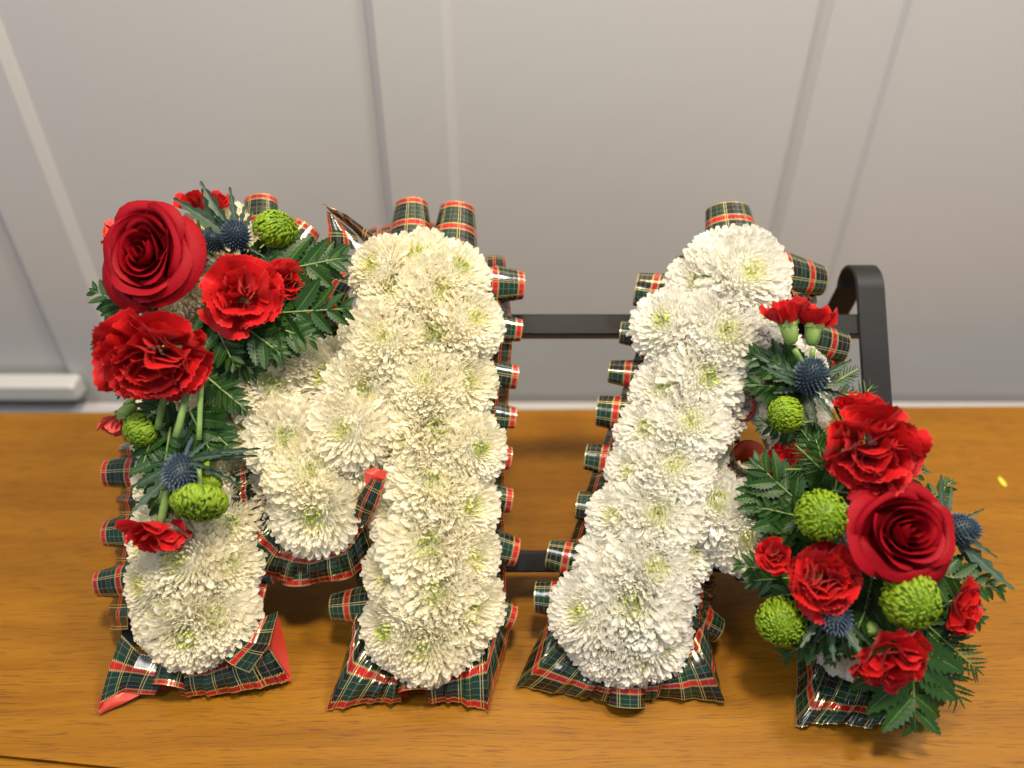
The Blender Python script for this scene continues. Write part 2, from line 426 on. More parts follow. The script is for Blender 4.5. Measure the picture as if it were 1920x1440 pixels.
def upright(px):
    top = L(px, 482, HB)
    x = top.x
    s_top = (top - ORG).dot(EU)
    base = ORG + EN * HB
    zmin = (0.003 - base.z) / EU.z
    path = [Vector((x, base.y, base.z)) + EU * s for s in (zmin, zmin * 0.5, s_top * 0.5, s_top - 0.03)]
    c0 = Vector((x, base.y, base.z)) + EU * (s_top - 0.03)
    back = Vector((0, 0.30, -0.954)).normalized()     # rear leg runs down and away
    cen = c0 - EN * 0.022
    for k in range(1, 28):
        a = math.pi * k / 28 * 0.88
        path.append(cen + EN * 0.022 * math.cos(a) + EU * 0.026 * math.sin(a))
    q = path[-1]; n0 = (0.003 - q.z) / back.z
    for t in (0.05, 0.5, 1.0): path.append(q + back * n0 * t)
    return flatbar(path, 0.0265, 0.004, EX)
for px in (1628, 300):
    put('upright', upright(px).mesh('upright', [M_BLACK], False), stand)
for py0, py1 in ((588, 637), (1028, 1076)):
    c0 = L(960, (py0 + py1) / 2, HB - 0.012); hgt = (L(960, py0, HB) - L(960, py1, HB)).length
    xa, xb = L(300, 600, HB).x, L(1628, 600, HB).x
    b = MB()
    e = 0.0015; hw = hgt * 0.80 / 2; tk_ = 0.011
    prof = [(-hw + e, tk_), (hw - e, tk_), (hw, tk_ - e), (hw, -tk_ + e), (hw - e, -tk_), (-hw + e, -tk_), (-hw, -tk_ + e), (-hw, tk_ - e)]
    b.grid([[Vector((x, c0.y, c0.z)) + EU * s + EN * q for s, q in prof] for x in (xa, xb)], [[(0, 0)] * 8] * 2, 0, False, True)
    o = len(b.v); b.f += [tuple(range(8)), tuple(range(o - 8, o))[::-1]]; b.mi += [0, 0]
    put('cross_bar', b.mesh('cross_bar', [M_BLACK], False), stand)
lip = L(960, 1215, HB + 0.02)

# ------------------------------------------------------------------ chrysanthemums
def petal_rows(L_, W, el, curl, cup, rows=6, twist=0.0, tip=0.9):
    pts, uv = [], []
    x = z = 0.0
    for i in range(rows):
        v = i / (rows - 1)
        a = el + curl * (v - 0.25)
        wv = W * (0.42 + 0.58 * sm(0, 0.6, v))
        if v > 0.7: wv *= math.sqrt(max(0.05, 1 - ((v - 0.7) / 0.3) ** 2 * tip))
        up = Vector((-math.sin(a), 0, math.cos(a)))
        row = []
        for q in (-1, 0, 1):
            row.append(Vector((x, q * wv / 2, z)) + up * (cup * wv * abs(q)))
        pts.append(row); uv.append(v)
        x += math.cos(a) * L_ / (rows - 1); z += math.sin(a) * L_ / (rows - 1)
    return pts, uv
def chrys_head(seed, N=270, heart=20, flat=0.72, lenk=1.0, loose=0.0):
    """dense bloom: petals spring from a low dome, overlap like shingles and curve up at the tips"""
    rd = random.Random(seed); pet, hrt = MB(), MB()
    RB = 0.0235
    for i in range(N):
        t = (i + 0.5) / N; az = i * 2.399963 + rd.uniform(-0.10, 0.10)
        th = R(lerp(3, 104, t ** 0.62))
        zb = RB * flat * math.cos(th); rb = RB * math.sin(th)
        el = R(lerp(84, -30, t ** 0.76) + rd.uniform(-8, 8) * (1 + loose))
        curl = R(lerp(48, 78, t) + rd.uniform(-16, 18)) * (1 if rd.random() > 0.06 + 0.1 * loose else -0.5)
        ln = lerp(0.0085, 0.0178, sm(0, 0.75, t)) * rd.uniform(0.88, 1.12) * lenk
        W = lerp(0.0022, 0.0057, sm(0, 0.55, t)) * rd.uniform(0.85, 1.15)
        pts, vs = petal_rows(ln, W, el, curl, lerp(0.30, 0.17, t) * rd.uniform(0.4, 1.3), 6, tip=lerp(0.6, 0.93, rd.random()))
        sink = 0.0025 * (1 - sm(0.0, 0.16, t))
        M = Matrix.Rotation(az, 4, 'Z') @ Matrix.Translation((rb * 0.96, 0, zb - sink)) @ Matrix.Rotation(rd.uniform(-0.3, 0.3), 4, 'X')
        b = hrt if i < heart else pet
        b.grid([[M @ p for p in r] for r in pts], [[(t, v)] * 3 for v in vs])
    core = MB(); rows = []
    for i in range(8):
        a = R(lerp(2, 150, i / 7)); r = RB * 0.93 * math.sin(a); z = RB * flat * 0.93 * math.cos(a) - 0.001
        rows.append([(r * math.cos(2 * math.pi * j / 14), r * math.sin(2 * math.pi * j / 14), z) for j in range(14)])
    core.grid(rows, [[(lerp(0.05, 0.5, i / 7), 0.5)] * 14 for i in range(8)], 0, True, True)
    return pet, hrt, core
CH = []
for k, (N, ht, fl_, lk, lo) in enumerate(((460, 13, 0.58, 1.0, 0.2), (440, 6, 0.64, 0.95, 0.0), (480, 9, 0.50, 1.06, 0.6), (450, 21, 0.56, 1.0, 0.3), (470, 4, 0.68, 0.92, 0.0), (440, 16, 0.48, 1.10, 1.0))):
    pet, hrt, core = chrys_head(40 + k, N, ht, fl_, lk, lo)
    CH.append((pet.mesh('petals_cream', [M_CHR]), pet.mesh('petals_white', [M_CHC]), hrt.mesh('flower_centre', [M_HEART]), core.mesh('chrysanthemum', [M_CHC])))
def add_chrys(parent, p, face, scale, variant, cool, rd):
    pe, pw, hr, co = CH[variant % len(CH)]
    c = put('chrysanthemum', co, parent, frame(p, face, rd.uniform(0, 6.28), scale))
    q = put('petals', pw if cool else pe, c, None, False); q['kind'] = 'stuff'
    q = put('flower_centre', hr, c, None, False); q['kind'] = 'stuff'
    return c

def seg_near(p, segs):
    best = None
    for a, b, hwd in segs:
        ab = b - a; t = max(0, min(1, (p - a).dot(ab) / ab.length_squared)); q = a + ab * t
        d = (p - q).length / hwd
        if best is None or d < best[0]: best = (d, q, hwd)
    return best
def to2(P): return Vector(((P - ORG).dot(EX), (P - ORG).dot(EU)))
def from2(q, h=0.0): return ORG + EX * q.x + EU * q.y + EN * h
def seg2(a, b, hpx):
    A, B = to2(L(*a)), to2(L(*b)); m = to2(L((a[0] + b[0]) / 2, (a[1] + b[1]) / 2)); m2 = to2(L((a[0] + b[0]) / 2 + hpx, (a[1] + b[1]) / 2))
    return (A, B, (m2 - m).length)
def prism(segs, ha, hb, grow=1.0):
    b = MB()
    for A, B, hwd in segs:
        hwd *= grow
        d = (B - A).normalized(); nn = Vector((-d.y, d.x))
        A2, B2 = A - d * hwd * 0.7, B + d * hwd * 0.7
        c = [A2 + nn * hwd, A2 - nn * hwd, B2 - nn * hwd, B2 + nn * hwd]
        v = [from2(q, ha) for q in c] + [from2(q, hb) for q in c]
        b.add(v, [(0, 1, 2, 3), (7, 6, 5, 4), (0, 4, 5, 1), (1, 5, 6, 2), (2, 6, 7, 3), (3, 7, 4, 0)])
    return b
def letter(label, segs, heads, cool, seed, base):
    rd = random.Random(seed)
    root = thing('floral_letter', label, 'floral letter', base, 'floral letters side by side on the stand')
    fm = prism(segs, -0.078, -0.036, 0.95)
    put('foam_base', fm.mesh('foam_base', [M_FOAM], False), root)
    pts = []
    for k, hd in enumerate(heads):
        q = to2(L(hd[0], hd[1], -0.006)); pts.append((q, hd[2] if len(hd) > 2 else 1.0, k))
    # fill what is left of the letter's face
    mn = Vector((min(min(a.x, b.x) for a, b, h in segs) - 0.05, min(min(a.y, b.y) for a, b, h in segs) - 0.05))
    mx = Vector((max(max(a.x, b.x) for a, b, h in segs) + 0.05, max(max(a.y, b.y) for a, b, h in segs) + 0.05))
    for _ in range(6000):
        q = Vector((rd.uniform(mn.x, mx.x), rd.uniform(mn.y, mx.y)))
        d, near, hwd = seg_near(q, segs)
        if d > 1.0: continue
        if all((q - r[0]).length > 0.027 for r in pts): pts.append((q, rd.uniform(0.86, 0.96), 900 + len(pts)))
    for q, s, k in pts:
        d, near, hwd = seg_near(q, segs)
        out = (q - near) / hwd if hwd else Vector((0, 0))
        out = out if out.length < 1.2 else out.normalized() * 1.2
        # the very ends of a limb roll over too
        face = (EN + (EX * out.x + EU * out.y) * 0.55 + EX * rd.uniform(-.12, .12) + EU * rd.uniform(-.12, .12)).normalized()
        hgt = -0.027 - 0.008 * min(1.3, d) ** 2 + rd.uniform(-0.003, 0.004)
        if k >= 900: hgt -= 0.004
        base_p = from2(q, hgt) if k >= 900 else from2(q, -0.006) - face * 0.0165 - EN * 0.007 * min(1, d) + EN * (0.005 * (1 - min(1, d)))
        add_chrys(root, base_p, face, (0.91 + 0.12 * (1 - min(1, d)) * (k < 900)) * s * rd.uniform(0.92, 1.06), rd.randrange(6), cool, rd)
    return root
SEG_M = [seg2((352, 470), (338, 1165), 80), seg2((400, 600), (582, 940), 66), seg2((745, 560), (590, 930), 60), seg2((785, 520), (802, 1185), 76)]
SEG_A = [seg2((1388, 500), (1182, 1190), 72), seg2((1405, 500), (1665, 1205), 34), seg2((1220, 985), (1540, 985), 52)]
HEADS_M = [(742, 533), (825, 545), (722, 632), (815, 622), (684, 733), (797, 713), (882, 712), (757, 772), (645, 806), (817, 802), (745, 826), (538, 820),
           (905, 840), (815, 900), (600, 700), (506, 716), (690, 490, .95), (775, 468), (868, 490, .95), (893, 590), (580, 880), (583, 975, 1.05), (738, 975), (802, 1020),
           (885, 950), (893, 1050), (815, 1110), (718, 1085), (888, 1150), (788, 1218), (712, 1190, .95), (862, 1205, .95), (452, 812, .9), (335, 1050), (425, 1060), (246, 1100, .95), (244, 1020, .9), (268, 1175, .95),
           (290, 1150), (398, 1158), (345, 1200, .95), (270, 1000, .9), (430, 975, .85), (660, 610, .9), (560, 640, .9)]
HEADS_A = [(1405, 512, 1.15), (1315, 520, 1.0), (1365, 470, .9), (1450, 530, .9), (1278, 655), (1360, 620, 1.08), (1330, 705), (1245, 725), (1293, 790), (1215, 800), (1262, 872), (1180, 880, .9), (1232, 962, 1.05), (1148, 965, .95),
           (1352, 938), (1405, 1010), (1150, 1052, 1.05), (1226, 1062), (1296, 1040), (1183, 1128, 1.12), (1085, 1150), (1278, 1130), (1160, 1225), (1262, 1210), (1210, 1250, .95), (1110, 1215, .9),
           (1240, 590, .95), (1440, 580, .9), (1550, 690, .8), (1590, 1225, .9), (1700, 1215, .9), (1650, 1255, .9), (1480, 600, .8)]
LM = letter('large cream chrysanthemum letter M with red-edged tartan ribbon, left on the stand', SEG_M, HEADS_M, False, 3, T(580, 1250, 0))
LA = letter('large white chrysanthemum letter A with green-edged tartan ribbon, right on the stand', SEG_A, HEADS_A, True, 5, T(1400, 1270, 0))

# ------------------------------------------------------------------ tartan ribbon
def two_sided(name, rows, us, vs, parent, flip=False, thick=0.0005, swap=False):
    """ribbon sheet: tartan on one face, salmon on the other; us in metres along, vs across 0..1"""
    r, c = len(rows), len(rows[0]); b = MB()
    nr = []
    for i in range(r):
        nr.append([])
        for j in range(c):
            du = rows[i][min(j + 1, c - 1)] - rows[i][max(j - 1, 0)]; dv = rows[min(i + 1, r - 1)][j] - rows[max(i - 1, 0)][j]
            n_ = du.cross(dv); n_ = n_.normalized() if n_.length > 1e-12 else EN.copy()
            nr[-1].append(-n_ if flip else n_)
    uvs = [[(us[i][j], vs[i][j]) for j in range(c)] for i in range(r)]
    b.grid(rows, uvs, 1 if swap else 0, flip)
    b.grid([[rows[i][j] - nr[i][j] * thick for j in range(c)] for i in range(r)], uvs, 0 if swap else 1, not flip)
    return put(name, b.mesh(name, [M_RIB, M_RIBB]), parent)
UOFF = [0.0]
def pleat(parent, base, tip, width, taper=0.8, vflip=False, arc=205, lift=0.0, tiltn=0.0, nrm=None, depth=1.0):
    """one tube-shaped pleat from base to tip, bulging towards the front"""
    nrm = (nrm or EN).normalized()
    ax = tip - base; ln = ax.length; ax.normalize()
    nn = (nrm - ax * nrm.dot(ax)).normalized(); sd = ax.cross(nn).normalized()
    cols, rws = 18, 9
    rows, us, vs = [], [], []
    UOFF[0] += random.uniform(0.005, 0.03)
    sk_ = random.uniform(-0.12, 0.12)
    for i in range(rws):
        t = i / (rws - 1); r = width / 2 * lerp(1.0, taper, t)
        row, ur, vr = [], [], []
        for j in range(cols):
            a = R(lerp(-arc / 2, arc / 2, j / (cols - 1)))
            fl = 1.0
            p = base + ax * (ln * t) + sd * (r * math.sin(a) + sk_ * r * t) + nn * (r * depth * (math.cos(a)) + lift * t)
            row.append(p); ur.append(UOFF[0] + R(arc) * width / 2 * j / (cols - 1)); vr.append((1 - t) if vflip else t)
        rows.append(row); us.append(ur); vs.append(vr)
    return two_sided('ribbon_pleat', rows, us, vs, parent, False)
def pl(parent, tip, ang, wpx, vflip=False, h=-0.050, lpx=85, taper=0.66, drop=0.010, arc=225, depth=0.8):
    """pleat whose tip shows at pixel tip, pointing ang degrees (0 right, 90 up)"""
    tipP = L(tip[0], tip[1], h - drop)
    d = (EX * math.cos(R(ang)) + EU * math.sin(R(ang)))
    ln = 0.044
    base = tipP - d * ln + EN * drop
    wd = 1.32 * (L(tip[0] + wpx / 2, tip[1], h) - L(tip[0] - wpx / 2, tip[1], h)).length
    nv = (EN + EX * random.uniform(-.25, .25) + EU * random.uniform(-.15, .25)).normalized()
    return pleat(parent, base, tipP, wd * random.uniform(0.9, 1.08), taper * random.uniform(0.9, 1.15), vflip, arc, nrm=nv, depth=depth * random.uniform(0.75, 1.1))
def sheet(parent, inner, outer, n=60, rows=9, bulge=0.006, vflip=False, swap=False, name='ribbon_skirt', wave=0.0, nw=5):
    """ribbon between two polylines of 3-D points"""
    def resample(pts, n):
        ds = [0]
        for a, b in zip(pts, pts[1:]): ds.append(ds[-1] + (b - a).length)
        out = []
        for k in range(n):
            s = ds[-1] * k / (n - 1); i = 0
            while i < len(ds) - 2 and s > ds[i + 1]: i += 1
            t = (s - ds[i]) / max(1e-9, ds[i + 1] - ds[i]); out.append(pts[i].lerp(pts[i + 1], t))
        return out, ds[-1]
    # matched polylines: subdivide each span the same number of times
    m = len(inner); k = max(2, n // (m - 1))
    I, O, uu = [], [], []
    acc = 0.0
    for s in range(m - 1):
        for t in range(k + (1 if s == m - 2 else 0)):
            f = t / k
            I.append(inner[s].lerp(inner[s + 1], f)); O.append(outer[s].lerp(outer[s + 1], f))
            uu.append(acc + (outer[s + 1] - outer[s]).length * f)
        acc += (outer[s + 1] - outer[s]).length
    UOFF[0] += 0.013; ph1, ph2 = random.uniform(0, 6), random.uniform(0, 6)
    rws, us, vs = [], [], []
    for i in range(rows):
        t = i / (rows - 1); row = []
        for j in range(len(I)):
            p = I[j].lerp(O[j], t)
            fx = j / len(I); wr = math.sin(fx * nw * 6.28 + ph1) + 0.6 * math.sin(fx * nw * 12.1 + ph2 + 2 * t) + 0.35 * math.sin(fx * nw * 27 + ph1 * 2 - 3 * t)
            p = p + EN * (bulge * math.sin(math.pi * t) + wave * (0.25 + t) * 0.7 * wr)
            if p.z < 0.0015: p.z = 0.0015
            row.append(p)
        rws.append(row); us.append([UOFF[0] + q for q in uu]); vs.append([(1 - t) if vflip else t] * len(I))
    # make the tartan face look to the front
    a = rws[rows // 2][len(I) // 2]; du = rws[rows // 2][len(I) // 2 + 1] - a; dv = rws[rows // 2 + 1][len(I) // 2] - a
    return two_sided(name, rws, us, vs, parent, du.cross(dv).dot(EN) < 0, swap=swap)
def band(parent, pts, ox, oy, vflip=False):
    """ribbon pinned along an edge, tucked behind the pleats and flaring outwards by (ox, oy) pixels"""
    P0 = [L(x - ox * 0.6, y - oy * 0.6, -0.040) for x, y in pts]; P1 = [L(x + ox, y + oy, -0.072) for x, y in pts]
    return sheet(parent, P0, P1, 120, 6, 0.004, vflip, name='ribbon_band', wave=0.004, nw=len(pts) * 2.2)
# letter M: red edge outwards
for tip, ang, wpx in (((980, 538), 0, 66), ((977, 618), -4, 54), ((969, 705), -6, 46), ((966, 782), -6, 54), ((957, 862), -8, 50), ((958, 940), -8, 56), ((969, 1034), -14, 64), ((963, 1158), -20, 60),
                      ((770, 384), 92, 66), ((856, 392), 88, 70), ((490, 377), 95, 62), ((574, 425), 60, 70),
                      ((199, 888), 182, 54), ((200, 1002), 186, 56), ((184, 1096), 188, 62)):
    pl(LM, tip, ang, wpx)
pl(LM, (497, 1118), -10, 60)
pl(LM, (520, 1070), 20, 46, h=-0.06)
pl(LM, (625, 1136), 185, 66, True)
pl(LM, (590, 520), 150, 70, h=-0.055); pl(LM, (588, 610), 200, 60, h=-0.055)
# letter A: green edge outwards
for tip, ang, wpx in (((1368, 394), 90, 78), ((1192, 545), 168, 70), ((1163, 625), 172, 54), ((1142, 698), 172, 54), ((1120, 772), 172, 56), ((1098, 855), 170, 56), ((1082, 950), 172, 56), ((1027, 1040), 168, 66), ((1004, 1122), 178, 60),
                      ((1538, 524), -4, 74), ((1580, 655), -12, 62), ((1345, 1180), -30, 60), ((1400, 1085), -80, 60)):
    pl(LA, tip, ang, wpx, True)
# connecting ribbon pinned round the sides of the foam
band(LM, [(925, 480), (940, 620), (928, 800), (922, 950), (928, 1150)], 22, 0)
band(LM, [(690, 455), (770, 440), (890, 452)], 0, -26)
band(LM, [(250, 800), (243, 950), (225, 1180)], -22, 0)
band(LM, [(475, 1030), (478, 1140)], 20, 0)
band(LM, [(690, 1040), (676, 1150)], -16, 0)
band(LA, [(1290, 480), (1215, 660), (1135, 880), (1055, 1130)], -24, 4, True)
band(LA, [(1460, 470), (1520, 590), (1560, 720)], 24, 4, True)
band(LA, [(1325, 1080), (1320, 1170)], 16, 0, True)
Z = 0.003
def mixpts(lst):
    out = []
    for q in lst:
        if q[2] == 't': out.append(T(q[0], q[1], q[3] if len(q) > 3 else Z))
        else: out.append(L(q[0], q[1], q[2]))
    return out
# M right foot
sheet(LM, mixpts([(672, 1120, -.045), (690, 1195, -.045), (745, 1240, -.045), (757, 1245, -.045)]),
      mixpts([(668, 1170, -.07), (611, 1334, 't'), (690, 1318, 't', .006), (752, 1318, 't', .006)]), 60, 9, 0.010, wave=.0026)
sheet(LM, mixpts([(800, 1245, -.045), (850, 1240, -.045), (912, 1195, -.045), (930, 1130, -.045)]),
      mixpts([(804, 1318, 't', .006), (850, 1316, 't', .008), (915, 1334, 't', .003), (962, 1160, -.07)]), 60, 9, 0.008, wave=.0026)
pleat(LM, T(779, 1232, 0.024), T(779, 1300, 0.0145), 0.029, 1.0, False, 300, nrm=Vector((0, 0, 1)))
# M left foot
sheet(LM, mixpts([(228, 1190, -.045), (262, 1225, -.045), (330, 1240, -.045)]),
      mixpts([(184, 1336, 't', .004), (232, 1300, 't', .008), (290, 1303, 't', .008)]), 50, 9, 0.004)
pleat(LM, T(338, 1222, 0.024), T(314, 1291, 0.0145), 0.029, 1.0, False, 290, nrm=Vector((0, 0, 1)))
sheet(LM, mixpts([(340, 1235, -.045), (395, 1225, -.045), (450, 1190, -.045), (478, 1150, -.045)]),
      mixpts([(338, 1306, 't', .006), (400, 1304, 't', .006), (480, 1292, 't', .012), (546, 1276, 't', .006)]), 60, 9, 0.008, wave=.0026)
sheet(LM, mixpts([(400, 1205, -.040), (440, 1185, -.038), (478, 1160, -.045)]),
      mixpts([(468, 1262, 't', .030), (505, 1210, 't', .045), (522, 1146, 't', .050)]), 40, 9, 0.012, True, name='ribbon_fold')
sheet(LM, mixpts([(520, 1148, 't', .048), (536, 1210, 't', .025), (547, 1277, 't', .005)]),
      mixpts([(500, 1200, 't', .044), (484, 1250, 't', .026), (478, 1268, 't', .012)]), 30, 7, 0.003, False, True, name='ribbon_fold')
sheet(LM, mixpts([(202, 1290, 't', .014), (232, 1299, 't', .009), (262, 1303, 't', .007)]),
      mixpts([(184, 1312, 't', .008), (186, 1340, 't', .003), (210, 1330, 't', .002)]), 30, 7, 0.002, False, True, name='ribbon_fold')
# ribbon round the point of the M
sheet(LM, mixpts([(480, 870, -.035), (495, 950, -.036), (535, 1010, -.040), (585, 1025, -.040), (645, 1000, -.040), (675, 940, -.04)]),
      mixpts([(424, 890, -.028), (426, 1018, -.040), (496, 1080, -.050), (580, 1096, -.050), (660, 1082, -.050), (702, 1045, -.05)]), 120, 11, 0.008, wave=.005, nw=5)
pl(LM, (448, 925), 170, 50, h=-0.036); pl(LM, (560, 1092), -92, 70, h=-0.046); pl(LM, (640, 1082), -80, 52, h=-0.05)
sheet(LM, mixpts([(655, 995, -.030), (672, 930, -.012), (694, 895, -.006)]), mixpts([(690, 985, -.030), (706, 955, -.014), (722, 905, -.006)]), 40, 7, 0.004, name='ribbon_fold')
sheet(LM, mixpts([(686, 912, -.006), (683, 884, -.006), (702, 876, -.006)]), mixpts([(694, 908, -.010), (722, 900, -.006), (726, 884, -.006)]), 24, 6, 0.002, False, True, name='ribbon_fold')
# twisted tail above the M
sheet(LM, mixpts([(610, 472, -.05), (616, 430, -.045), (612, 396, -.045)]), mixpts([(680, 468, -.05), (668, 440, -.05), (640, 415, -.05)]), 40, 7, 0.005, True, name='ribbon_tail')
sheet(LM, mixpts([(604, 381, -.035), (650, 402, -.035), (700, 440, -.05)]), mixpts([(620, 398, -.040), (660, 430, -.045), (690, 462, -.055)]), 40, 7, 0.003, False, name='ribbon_tail')
sheet(LM, mixpts([(690, 440, -.05), (735, 430, -.05)]), mixpts([(690, 470, -.055), (735, 465, -.055)]), 30, 5, 0.003, True, name='ribbon_tail')
# A left foot
sheet(LA, mixpts([(1045, 1120, -.045), (1060, 1195, -.045), (1125, 1245, -.045), (1150, 1250, -.045)]),
      mixpts([(1022, 1165, -.07), (966, 1287, 't'), (1080, 1306, 't', .005), (1145, 1316, 't', .006)]), 60, 9, 0.010, True, wave=.0026)
sheet(LA, mixpts([(1190, 1250, -.045), (1245, 1245, -.045), (1300, 1205, -.045), (1322, 1140, -.045)]),
      mixpts([(1192, 1316, 't', .006), (1240, 1308, 't', .006), (1359, 1316, 't', .004), (1330, 1205, -.07)]), 60, 9, 0.008, True, wave=.0026)
pleat(LA, L(1172, 1240, -.045), T(1170, 1322, 0.003), 0.034, 0.95, True, 190, nrm=EN)
# A right foot
sheet(LA, mixpts([(1535, 1190, -.045), (1555, 1240, -.045), (1610, 1270, -.045), (1660, 1275, -.045), (1715, 1240, -.045)]),
      mixpts([(1492, 1235, -.08), (1491, 1363, 't'), (1560, 1356, 't', .008), (1635, 1366, 't', .005), (1692, 1340, 't', .012)]), 80, 9, 0.008, True, wave=.0026)
# loops in the counter of the A, salmon side out
def loop_in(parent, c, ax, rpx, h):
    P = L(c[0], c[1], h); r = (L(c[0] + rpx, c[1], h) - P).length
    return pleat(parent, P - LF(*ax) * 0.04, P, r * 2, 1.05, True, 300, nrm=LF(-ax[1], ax[0], 0.2))
loop_in(LA, (1388, 765), (-0.1, -0.3, 1), 28, -0.024)
loop_in(LA, (1408, 855), (0.1, 0.4, 1), 32, -0.022)
loop_in(LA, (1378, 815), (0.7, 0.1, 0.6), 20, -0.055)

# ------------------------------------------------------------------ flowers and leaves of the two sprays
def rose_meshes():
    out = []
    rd = random.Random(11)
    spec = []
    for i in range(6): spec.append((0.0030 + 0.0016 * i, 0.030 + 0.0004 * i, 1.9 - 0.06 * i, 0.0))
    for i in range(9): spec.append((0.0125 + 0.0018 * i, 0.0315 - 0.0003 * i, 1.55 - 0.03 * i, 0.15 + 0.03 * i))
    for i in range(7): spec.append((0.0295 + 0.0014 * i, 0.029 - 0.0018 * i, 1.22, 0.62 + 0.08 * i))
    for i, (r, ht, wd, fl) in enumerate(spec):
        th = i * 2.35 + rd.uniform(-0.25, 0.25)
        rows, uvs = [], []
        ph = rd.uniform(0, 6)
        NR, NC = 11, 13
        for a in range(NR):
            v = a / (NR - 1); row, ur = [], []
            for b in range(NC):
                q = b / (NC - 1) * 2 - 1
                wp = 0.45 + 0.55 * math.sin(min(1, v * 1.35 + 0.15) * math.pi / 2)
                ang = th + q * wd * wp
                # radius grows quickly from the base, then climbs, then the lip rolls out
                rr = r * (0.25 + 0.75 * sm(0, 0.55, v)) * (1 + 0.10 * q)
                lip = sm(0.62, 1.0, v) * (1 - 0.6 * q ** 4)
                edge = 1 - 0.16 * q * q - 0.42 * abs(q) ** 5
                z = ht * (0.10 + 0.90 * v ** 0.9) * lerp(1, edge, v)
                rr += lip * fl * 0.013 * (1 + 0.25 * math.sin(3 * q + ph))
                z -= lip * lip * fl * 0.011 * (1 + 0.4 * math.sin(2.3 * q + ph))
                rr += 0.0008 * math.sin(6 * q + ph) * v
                if fl > 0.6: z += 0.0022 * math.sin(4.5 * q + ph) * lip
                row.append(Vector((rr * math.cos(ang), rr * math.sin(ang), z))); ur.append((b / (NC - 1), v))
            rows.append(row); uvs.append(ur)
        m = MB(); m.grid(rows, uvs); out.append(m.mesh('petal', [M_ROSE]))
    core = MB()
    core.tube([(0, 0, -0.012), (0, 0, -0.004), (0, 0, 0.002), (0, 0, 0.006)], [0.003, 0.008, 0.010, 0.004], 12)
    for k in range(5):
        pts, vs = petal_rows(0.022, 0.010, R(5), R(-40), 0.1, 6, tip=1.0)
        M = Matrix.Rotation(k * 1.2566, 4, 'Z') @ Matrix.Translation((0.006, 0, -0.003))
        core.grid([[M @ p for p in r] for r in pts], [[(0.5, v)] * 3 for v in vs])
    return out, core.mesh('rose', [M_STEM])
ROSE = rose_meshes()
def add_rose(parent, p, face, scale, roll, sx=1.0, sy=1.0):
    c = put('rose', ROSE[1], parent, frame(p, face, 0, scale) @ Matrix.Diagonal((sx, sy, 1, 1)))
    for me in ROSE[0]: put('petal', me, c, Matrix.Rotation(roll, 4, 'Z'), False)
    return c
def carn_petal(seed, mat_):
    """fan petal in x (outwards), y across, z up; length 1, ruffled and saw-toothed at the rim"""
    rd = random.Random(seed); NR, NC = 9, 25
    rows, uvs = [], []
    f1, f2, p1, p2 = rd.uniform(3.2, 4.8), rd.uniform(7, 10), rd.uniform(0, 6), rd.uniform(0, 6)
    teeth = [rd.uniform(-0.5, 1) for _ in range(NC)]
    for a in range(NR):
        v = a / (NR - 1); row, ur = [], []
        for b in range(NC):
            q = b / (NC - 1) * 2 - 1
            ang = q * 0.78 * sm(0.05, 0.75, v) * 1.05
            rad = v * (1 + 0.03 * math.sin(f1 * q + p1))
            if a == NR - 1: rad += (0.020 if b % 2 else -0.014) + 0.020 * teeth[b]
            if a == NR - 2: rad -= 0.02
            amp = v ** 2.2
            z = amp * (0.13 * math.sin(f1 * q + p1) + 0.035 * math.sin(f2 * q + p2)) + 0.10 * v * v
            row.append(Vector((rad * math.cos(ang), rad * math.sin(ang), z))); ur.append((b / (NC - 1), v))
        rows.append(row); uvs.append(ur)
    m = MB(); m.grid(rows, uvs); return m.mesh('petal', [mat_])
CP = [carn_petal(60 + k, M_CARN) for k in range(6)]
CPP = [carn_petal(80 + k, M_PINK) for k in range(2)]
def calyx_mesh():
    m = MB()
    m.tube([(0, 0, -0.62), (0, 0, -0.56), (0, 0, -0.40), (0, 0, -0.22), (0, 0, -0.08)], [0.10, 0.17, 0.23, 0.25, 0.255], 14)
    for k in range(5):
        a = k * 1.2566
        rows, uv = [], []
        for i in range(4):
            v = i / 3; r = 0.265 + 0.05 * v; w_ = 0.16 * (1 - v ** 1.4) + 0.004
            rows.append([Vector((r * math.cos(a) - q * w_ * math.sin(a), r * math.sin(a) + q * w_ * math.cos(a), -0.17 + 0.17 * v)) for q in (-1, 0, 1)])
            uv.append([(0.5, 1 - v * 0.3)] * 3)
        m.grid(rows, uv)
    return m.mesh('carnation', [M_CALYX])
CALYX = calyx_mesh()
